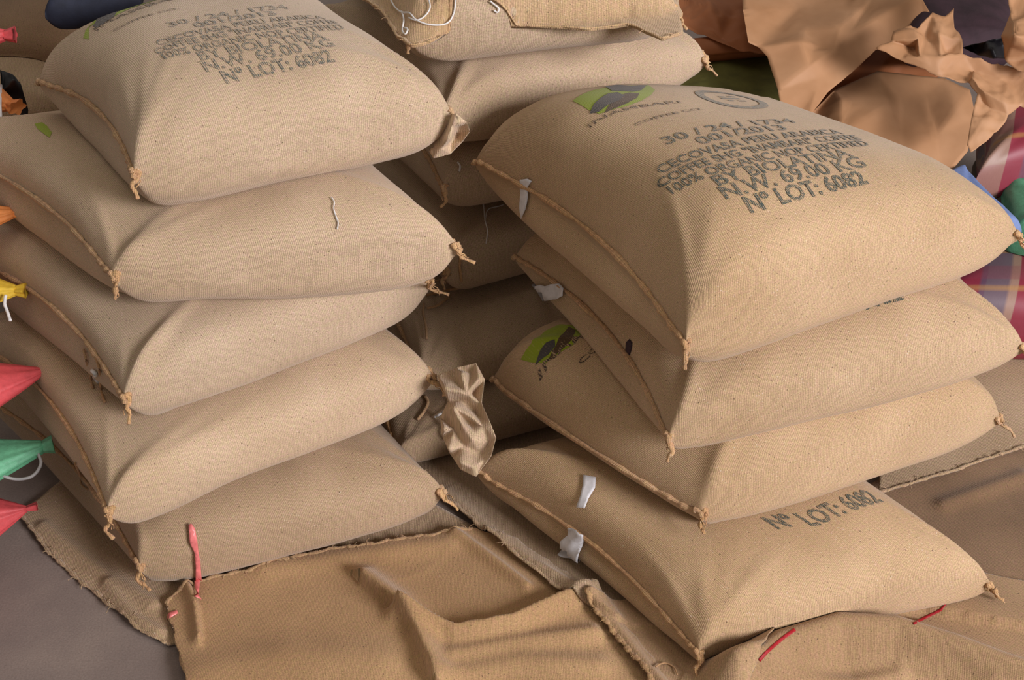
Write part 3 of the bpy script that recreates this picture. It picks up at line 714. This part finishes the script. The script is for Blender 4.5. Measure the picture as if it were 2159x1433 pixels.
# bunched corner cloth of the sack second from the bottom, right stack
def bunch(o, pts_list, name, mat='jute_pale'):
    ms = []
    for k, (pts, r0, r1) in enumerate(pts_list):
        Q = [q for q in (surf(ALL, p[0], p[1], p[2]) for p in pts) if q is not None]; path = smooth_path(Q, 5); n = len(path)
        ms.append(tube_mesh(path, [(r0 * math.sin(PI * min(.97, .12 + .86 * j / n)) + r1 * .3) * (1 + .12 * math.sin(j * 1.1 + k)) for j in range(n)], 14, k, .05, .75))
    V, F = join(ms); part(name, V, F, mat, o.root, uvs=[(q.x * 1, q.z) for q in V])
def paper(name, label, outline, inner, mat, seed, zc=.55, amp=.010, facet=.10, smooth=False, cat='paper', interior_n=40, thick=.0012, parent=None):
    """outline, inner: (px, py, z) feature points; extra random points give crumpled facets"""
    r = random.Random(seed); pts = [Vector((p[0], p[1])) for p in outline]; zz = [p[2] for p in outline]; n0 = len(pts)
    for p in inner: pts.append(Vector((p[0], p[1]))); zz.append(p[2])
    base = list(zip([tuple(p) for p in pts], zz)); xs = [p.x for p in pts]; ys = [p.y for p in pts]
    poly = [tuple(p) for p in pts[:n0]]
    def inside(x, y):
        c = False
        for (x1, y1), (x2, y2) in zip(poly, poly[1:] + poly[:1]):
            if (y1 > y) != (y2 > y) and x < (x2 - x1) * (y - y1) / (y2 - y1) + x1: c = not c
        return c
    k = 0; tries = 0
    while k < interior_n and tries < 4000:
        tries += 1; x, y = r.uniform(min(xs), max(xs)), r.uniform(min(ys), max(ys))
        if not inside(x, y) or min((x - p.x) ** 2 + (y - p.y) ** 2 for p in pts) < 18 ** 2: continue
        wsum = 0; zs = 0
        for (q, z_) in base:
            w_ = 1 / ((q[0] - x) ** 2 + (q[1] - y) ** 2 + 60) ** 1.5; wsum += w_; zs += w_ * z_
        pts.append(Vector((x, y))); zz.append(zs / wsum + r.gauss(0, amp)); k += 1
    edges = [(i, (i + 1) % n0) for i in range(n0)]
    V2, E_, F_, ov, _, _ = delaunay_2d_cdt(pts, edges, [], 1, 1e-4)
    V = [at(v.x, v.y, zz[ov[i][0]]) for i, v in enumerate(V2)]
    bm = bmesh.new(); vs = [bm.verts.new(v) for v in V]
    for f in F_: bm.faces.new([vs[i] for i in f])
    for _ in range(3): bmesh.ops.subdivide_edges(bm, edges=bm.edges[:], cuts=1, use_grid_fill=True, smooth=.14 if amp > .0035 else .25)
    bmesh.ops.triangulate(bm, faces=bm.faces[:])
    for v in bm.verts:
        q = v.co + Vector((seed, 0, 0)); big_ = amp > .0035
        v.co.z += ((1 - abs(mnoise.noise(q * 17)) * 3) * .0055 + (1 - abs(mnoise.noise(q * 41)) * 3) * .0022) * (1 if big_ else .22)
    bmesh.ops.recalc_face_normals(bm, faces=bm.faces[:])
    bm.verts.index_update(); V = [v.co.copy() for v in bm.verts]; F = [tuple(v.index for v in f.verts) for f in bm.faces]; bm.free()
    nrm = sum(((V[f[1]] - V[f[0]]).cross(V[f[2]] - V[f[0]]) for f in F), Vector())
    if nrm.dot(EYE - V[0]) < 0: F = [tuple(reversed(f)) for f in F]
    n = len(V); d = Vector((0, .6, -.8)) * thick; ed = {(a, b) for f in F for a, b in zip(f, f[1:] + f[:1])}
    F2 = list(F) + [tuple(i + n for i in reversed(f)) for f in F] + [(b, a, a + n, b + n) for a, b in ed if (b, a) not in ed]
    V = V + [v + d for v in V]
    if parent: return part(name, V, F2, mat, parent, smooth=smooth, uvs=[(v.x, v.y) for v in V])
    return top(name, V, F2, mat, label, cat, smooth=smooth)
paper('bunched_corner', '', [(922, 792, .36), (962, 775, .38), (1004, 766, .40), (1022, 800, .38), (1016, 850, .35), (1034, 892, .32), (1046, 922, .30), (1036, 960, .26), (1004, 1004, .22), (972, 990, .22), (948, 955, .235), (932, 918, .26), (928, 880, .28), (944, 846, .32)],
      [(940, 820, 0.374), (958, 860, 0.343), (978, 900, 0.312), (996, 928, 0.29), (955, 800, 0.365), (970, 845, 0.33), (986, 890, 0.296), (975, 788, 0.398), (985, 830, 0.366), (996, 880, 0.327), (1003, 915, 0.3), (992, 785, 0.376), (999, 830, 0.342), (1004, 870, 0.311), (1010, 800, 0.385), (1012, 850, 0.346), (1018, 900, 0.308), (945, 850, 0.324), (957, 905, 0.282), (978, 942, 0.254), (1012, 955, 0.244), (938, 905, 0.306), (948, 948, 0.273), (972, 976, 0.251), (1000, 986, 0.244), (1030, 935, 0.273), (1020, 970, 0.246)], 'jute_pale', 91, amp=.002, interior_n=0, smooth=True, thick=.004, parent=R3.root)
thread(ALL, R3.root, [(935, 890, .03), (940, 900, .03), (936, 912, .03), (945, 920, .03)], .004, .01, 'white_string', 'string')
# corner flap where the upper left sack meets the broad pale one
paper('folded_corner', '', [(948, 243, .93), (962, 239, .95), (984, 258, .93), (991, 277, .90), (974, 300, .87), (950, 324, .845), (914, 334, .84), (905, 320, .85), (925, 290, .88), (941, 264, .91)],
      [(955, 262, .93), (968, 270, .90), (945, 290, .905), (930, 312, .87), (950, 305, .86), (965, 285, .875)], 'jute_pale', 92, amp=.002, interior_n=4, smooth=True, thick=.003, parent=L1.root)

# ------------------------------------------------------------------ empty sack over the highest sack, with twine loops
TB = cloth('TB', 'empty jute sack with white twine loops, hanging over the highest sack at the back',
      (W([(700, -80), (800, -25), (838, 20, 1.07), (872, 98, 1.01), (895, 94, 1.01), (925, 40, 1.05), (962, 2), (1100, 6), (1250, 14), (1330, 4), (1400, 24, 1.07), (1442, 50, 1.03)], 1.06), W([(1442, 50, 1.03), (1430, -90)], 1.06), W([(760, -200), (1100, -190), (1430, -90)], 1.06), W([(700, -80), (760, -200)], 1.06)),
      on=('TA',), mat='jute_warm', seed=51, waves=.008, base=1.0, nx=110, ny=40, hems=('bottom',), hem_r=.004, group=None)
A2 = bvh(list(GEO))
thread(A2, TB, [(828, 0), (838, 18), (852, 28), (868, 30), (880, 45), (905, 55), (935, 50), (955, 30), (960, 0)], .0018, .006)
thread(A2, TB, [(852, 26), (856, 45), (852, 68), (858, 76), (862, 66), (856, 62)], .0018, .006)
thread(A2, TB, [(905, 0), (907, 20), (895, 38), (880, 46), (866, 40)], .0016, .006)
thread(A2, TB, [(1034, 0), (1040, 10), (1050, 18), (1048, 26), (1040, 22)], .0018, .006)

# ------------------------------------------------------------------ small coloured bags piled left of the left stack
def small_bag(tip, z, deg, L, R_, Rz, mat, label, neck=.012, string=None, seed=1, down=.0, pw=1.15):
    T = at(tip[0], tip[1], z); a = Vector((math.cos(math.radians(deg)), math.sin(math.radians(deg)), down)); a.normalize()
    side = Vector((-a.y, a.x, 0)).normalized(); up = side.cross(a) * -1
    if up.z < 0: up = -up
    n, m = 46, 40; V, F = [], []; nz = sines(seed, 7, 20, 60); rr = random.Random(seed); pl = [rr.uniform(0, 6.28) for _ in range(3)]
    for i in range(n + 1):
        x = i / n; d = x * L
        body = (1 - (1 - min(x * 1.25, 1)) ** pw) * (1 - max(0, (x - .55) / .45) ** 2.6) ** .5 if x < 1 else 0
        f = max(body, 0)
        for k in range(m):
            th = 2 * PI * k / m; ca, sa = math.cos(th), math.sin(th)
            pleat = 1 + (.10 * math.sin(9 * th + pl[0]) + .06 * math.sin(14 * th + pl[1])) * math.exp(-x * 5)
            ry = neck + (R_ - neck) * f; rz = neck * .8 + (Rz - neck * .8) * f
            if x >= .999: ry = rz = .001
            p = T - a * d + side * (math.copysign(abs(ca) ** .85, ca) * ry * pleat) + up * (math.copysign(abs(sa) ** .85, sa) * rz * pleat)
            V.append(p + Vector((0, 0, float(nz(np.array(p))) * .006 * f)))
    for i in range(n):
        for k in range(m): F.append((i * m + k, i * m + (k + 1) % m, (i + 1) * m + (k + 1) % m, (i + 1) * m + k))
    F.append(tuple(range(m - 1, -1, -1)))
    c = T - a * L * .5; root = thing('small_bag', label, 'bag', (c.x, c.y, min(v.z for v in V)), None)
    part('body', V, F, mat, root)
    # tied frill beyond the neck
    V, F = [], []
    for i in range(7):
        d = i / 6 * .022; r = neck * (1.0 + .55 * i / 6)
        for k in range(24):
            th = 2 * PI * k / 24; q = r * (1 + .22 * math.sin(5 * th + seed)); V.append(T + a * d + side * math.cos(th) * q + up * math.sin(th) * q * .7)
    for i in range(6):
        for k in range(24): F.append((i * 24 + k, (i + 1) * 24 + k, (i + 1) * 24 + (k + 1) % 24, i * 24 + (k + 1) % 24))
    F.append(tuple(range(6 * 24, 7 * 24)))
    part('frill', V, F, mat, root)
    if string:
        path = smooth_path([at(x, y, zz) for x, y, zz in string], 5); V, F = tube_mesh(path, .0034, 8, 3, .1); part('string', V, F, 'white_string' if mat != 'green_cloth' else 'grey_cord', root, uvs=tube_uv(V, 8))
    GEO['bag%d' % seed] = ([tuple(v) for v in V], F)
    return root
small_bag((56, 1072), .14, 20, .34, .15, .125, 'red_cloth', 'lowest red bag tied at its tip, resting by the concrete floor at the left edge', neck=.007, seed=61)
small_bag((90, 942), .26, 24, .36, .14, .055, 'green_cloth', 'green bag with a grey cord loop, between the two red bags', neck=.014, string=[(80, 955, .26), (86, 978, .25), (70, 1002, .24), (40, 1010, .24), (10, 1004, .25), (-25, 985, .26)], seed=62)
small_bag((96, 780), .40, 28, .36, .15, .080, 'red_cloth', 'upper red bag with a pointed tip, poking out above the green bag', neck=.006, seed=63)
small_bag((34, 612), .55, 4, .34, .14, .075, 'yellow_cloth', 'yellow bag with a white string hanging from its neck', neck=.012, string=[(12, 622, .56), (10, 640, .55), (15, 655, .54), (22, 676, .53)], seed=64)
small_bag((28, 448), .68, 18, .34, .13, .066, 'orange_cloth', 'lower orange bag, only its tied neck showing at the left edge', neck=.012, seed=65)
small_bag((22, 222), .82, -28, .34, .12, .072, 'orange_cloth', 'upper orange bag with white string dangling, at the left edge', neck=.014, string=[(2, 180, .84), (0, 225, .83), (4, 270, .80), (12, 310, .77), (14, 335, .75), (6, 350, .74)], seed=66)
small_bag((10, 74), .95, 10, .30, .11, .064, 'red_cloth', 'topmost red bag, a glossy scrap at the left edge', neck=.014, seed=67)

# ------------------------------------------------------------------ piles behind, left
def pillow(key, label, fl, fr, br, bl, mat, cat='sack', name='full_sack', seed=1, Tu=.09, Td=.09, seams=(), on=(), group=None, **kw):
    return sack(key, label, at(*fl), at(*fr), at(*bl), BR=at(*br), on=on, mat=mat, seed=seed, Tu=Tu, Td=Td, seams=seams, group=group, name=name, cat=cat, ns=48, nf=72, **kw)
pillow('BA', 'dull tan sack behind the top of the left stack, at the left edge', (-420, 330, .62), (150, 250, .62), (160, 70, .66), (-300, 90, .66), 'jute_dull', seed=71, seams=(1,))
pillow('BB', 'dark brown sack behind, upper left corner of the picture', (-500, 150, .70), (260, 130, .70), (260, -60, .74), (-400, -60, .74), 'jute_dark', seed=72, on=('BA',))
pillow('BC', 'navy blue cloth bundle behind the top left sack', (95, 40, .98), (300, 20, .98), (320, -90, .98), (120, -70, .98), 'navy_cloth', cat='bundle', name='cloth_bundle', seed=73, Tu=.05, Td=.05)
pillow('BD', 'added black piece standing in for the dark gap beside the upper orange bag', (8, 222, .78), (58, 228, .78), (50, 196, .78), (8, 172, .80), 'black_plastic_and_gap', cat='bag', name='gap_shade_piece', seed=74, Tu=.012, Td=.012)  # black piece added to paint the shaded gap between sack and bag

# ------------------------------------------------------------------ piles behind, right
pillow('OL', 'olive green sack half hidden behind the top right sack and the brown paper', (1380, 280, .42), (1760, 300, .42), (1740, 120, .44), (1380, 120, .44), 'olive_cloth', seed=75)
pillow('PL1', 'plaid woven bag in pink and grey below the top right sack corner', (1930, 690, .14), (2330, 720, .14), (2360, 520, .14), (1930, 540, .14), 'plaid_weave', cat='bag', name='woven_bag', seed=77, Tu=.12, Td=.12, on=('ground_far_right',))
pillow('GR', 'dark grey sack between the upper plaid bag and the green bag', (2040, 500, .22), (2400, 500, .22), (2400, 330, .24), (2050, 350, .24), 'grey_cloth', seed=79, Tu=.12, Td=.20, on=('PL1', 'ground_far_right'))
pillow('BL', 'pale blue sack showing its rounded rim beyond the top right sack', (1850, 540, .40), (2156, 492, .40), (2030, 366, .40), (1800, 420, .40), 'blue_cloth', seed=76, Tu=.05, Td=.07, on=('PL1', 'GR'))
pillow('PL2', 'plaid woven bag with red stripes beside the crumpled paper, right edge', (2055, 385, .38), (2380, 350, .38), (2380, 240, .38), (2060, 280, .38), 'plaid_weave', cat='bag', name='woven_bag', seed=78, Tu=.12, Td=.12, on=('GR',))
pillow('GN', 'green shiny bag at the right edge beyond the blue sack', (2125, 505, .30), (2340, 560, .30), (2330, 420, .32), (2100, 405, .32), 'green_cloth', cat='bag', name='green_bag', seed=80, Tu=.06, Td=.12, on=('GR', 'PL1'))

# ------------------------------------------------------------------ brown wrapping paper
# roll of paper at the back
def roll(parent, p0, p1, r, z, mat, turns=1.6):
    A, B = at(p0[0], p0[1], z), at(p1[0], p1[1], z); ax = (B - A).normalized(); s1 = ax.cross(Vector((0, 0, 1))).normalized(); s2 = s1.cross(ax)
    V, F = [], []; n = 60
    for e in (A, B):
        for k in range(n):
            th = 2 * PI * turns * k / (n - 1); q = r * (1 - .28 * k / n); V.append(e + s1 * math.cos(th) * q + s2 * math.sin(th) * q)
    F = [(k, k + 1, n + k + 1, n + k) for k in range(n - 1)]
    o = part('rolled_edge', V, F, mat, parent); md = o.modifiers.new('solid', 'SOLIDIFY'); md.thickness = .0015; return o
pr_ = thing('wrapping_paper', 'smooth brown paper with rolled up edges behind the broad pale sack', 'paper', tuple(at(1550, 60, .50)), None)
paper('sheet', '', [(1330, -60, .66), (1345, 40, .64), (1385, 60, .62), (1440, 60, .62), (1560, 110, .58), (1640, 120, .56), (1720, 60, .60), (1760, -60, .66)], [(1500, 20, .66), (1600, 40, .62)], 'kraft_paper_deep', 81, amp=.004, interior_n=10, smooth=True, parent=pr_)
roll(pr_, (1388, 88), (1300, 20), .045, .60, 'kraft_paper_deep'); roll(pr_, (1455, 110), (1640, 90), .040, .56, 'kraft_paper_deep')
paper('wrapping_paper', 'large sheet of brown wrapping paper with a sharp left edge, behind the top right sack',
      [(1562, -60, .74), (1566, 20, .72), (1578, 90, .68), (1598, 99, .67), (1618, 120, .65), (1640, 190, .60), (1655, 270, .545), (1680, 290, .53), (1704, 250, .55), (1745, 195, .585), (1800, 150, .61), (1846, 106, .635), (1890, 96, .64), (1960, 75, .64), (1970, 45, .67), (1940, -10, .72), (1920, -60, .74)],
      [(1690, 90, .69), (1770, 60, .70), (1790, 72, .685), (1720, 190, .595), (1705, 140, .645), (1760, 105, .665), (1850, 40, .70), (1850, 66, .675)], 'kraft_paper', 82, amp=.003, interior_n=12, smooth=True)
bag_ = thing('paper_bag', 'plain brown paper bag with an open dark mouth, beyond the right stack', 'paper bag', tuple(at(1860, 330, .44)))
paper('front_panel', '',
      [(1640, 330, .44), (1700, 250, .49), (1760, 190, .53), (1850, 150, .55), (1990, 165, .55), (2045, 190, .54), (2058, 250, .50), (2040, 320, .46), (1985, 385, .42), (1900, 430, .38), (1780, 420, .38)],
      [(1800, 215, .53), (1870, 220, .535), (1900, 206, .515), (1950, 198, .525), (2015, 230, .525), (1960, 290, .49), (1830, 330, .47)], 'kraft_paper', 83, amp=.003, interior_n=10, smooth=True, parent=bag_)
paper('back_panel', '', [(1690, 270, .47), (1735, 170, .53), (1845, 95, .56), (1900, 110, .57), (1990, 160, .53), (1900, 175, .50), (1780, 215, .49)], [(1870, 130, .55)], 'kraft_paper_deep', 86, amp=.002, interior_n=4, smooth=True, parent=bag_)  # deeper paper colour paints in the shade inside the bag mouth
paper('wrapping_paper', 'heavily crumpled brown paper heaped above the paper bag, right of the large sheet',
      [(1846, 104, 0.737), (1877, 90, 0.748), (1885, 60, 0.772), (1920, 52, 0.778), (1935, 60, 0.772), (1965, 30, 0.796), (1990, 34, 0.793), (2010, 22, 0.802), (2012, 60, 0.772), (2028, 85, 0.752), (2030, 115, 0.728), (2090, 135, 0.712), (2142, 145, 0.704), (2200, 150, 0.7), (2200, 240, 0.628), (2150, 226, 0.639), (2125, 245, 0.624), (2120, 260, 0.612), (2080, 300, 0.58), (2046, 325, 0.56), (2038, 310, 0.572), (2048, 250, 0.62), (2060, 200, 0.66), (2040, 178, 0.678), (1979, 164, 0.689), (1900, 128, 0.718)],
      [(1928, 62, 0.776), (1926, 104, 0.728), (1934, 85, 0.761), (1985, 122, 0.733), (1995, 112, 0.723), (2050, 165, 0.697), (2052, 150, 0.691), (1950, 78, 0.752), (1980, 75, 0.767), (2112, 215, 0.657), (2130, 180, 0.67), (2075, 200, 0.666), (2090, 235, 0.629), (2070, 255, 0.622)], 'kraft_paper', 84, amp=.0036, interior_n=3, smooth=True)
paper('wrapping_paper', 'pale crumpled paper in the upper right corner of the picture',
      [(2120, -60, .90), (2130, 30, .82), (2110, 80, .78), (2120, 120, .74), (2145, 150, .72), (2220, 160, .72), (2260, -60, .90)], [(2150, 60, .82)], 'kraft_paper', 85, amp=.006, interior_n=5, smooth=True)
pillow('PU', 'dark plum cloth bundle behind the crumpled paper', (1900, 120, .62), (2140, 110, .60), (2125, -60, .66), (1900, -80, .66), 'plum_cloth', cat='bundle', name='cloth_bundle', seed=87, Tu=.07, Td=.07)
paper('plastic_sheet', 'black plastic flap hanging below the plum bundle', [(2030, 100, .68), (2080, 88, .71), (2128, 76, .72), (2142, 84, .71), (2140, 108, .68), (2120, 124, .66), (2060, 116, .66)], [(2090, 104, .71)], 'black_plastic_and_gap', 88, amp=.002, interior_n=5, smooth=True, cat='plastic')
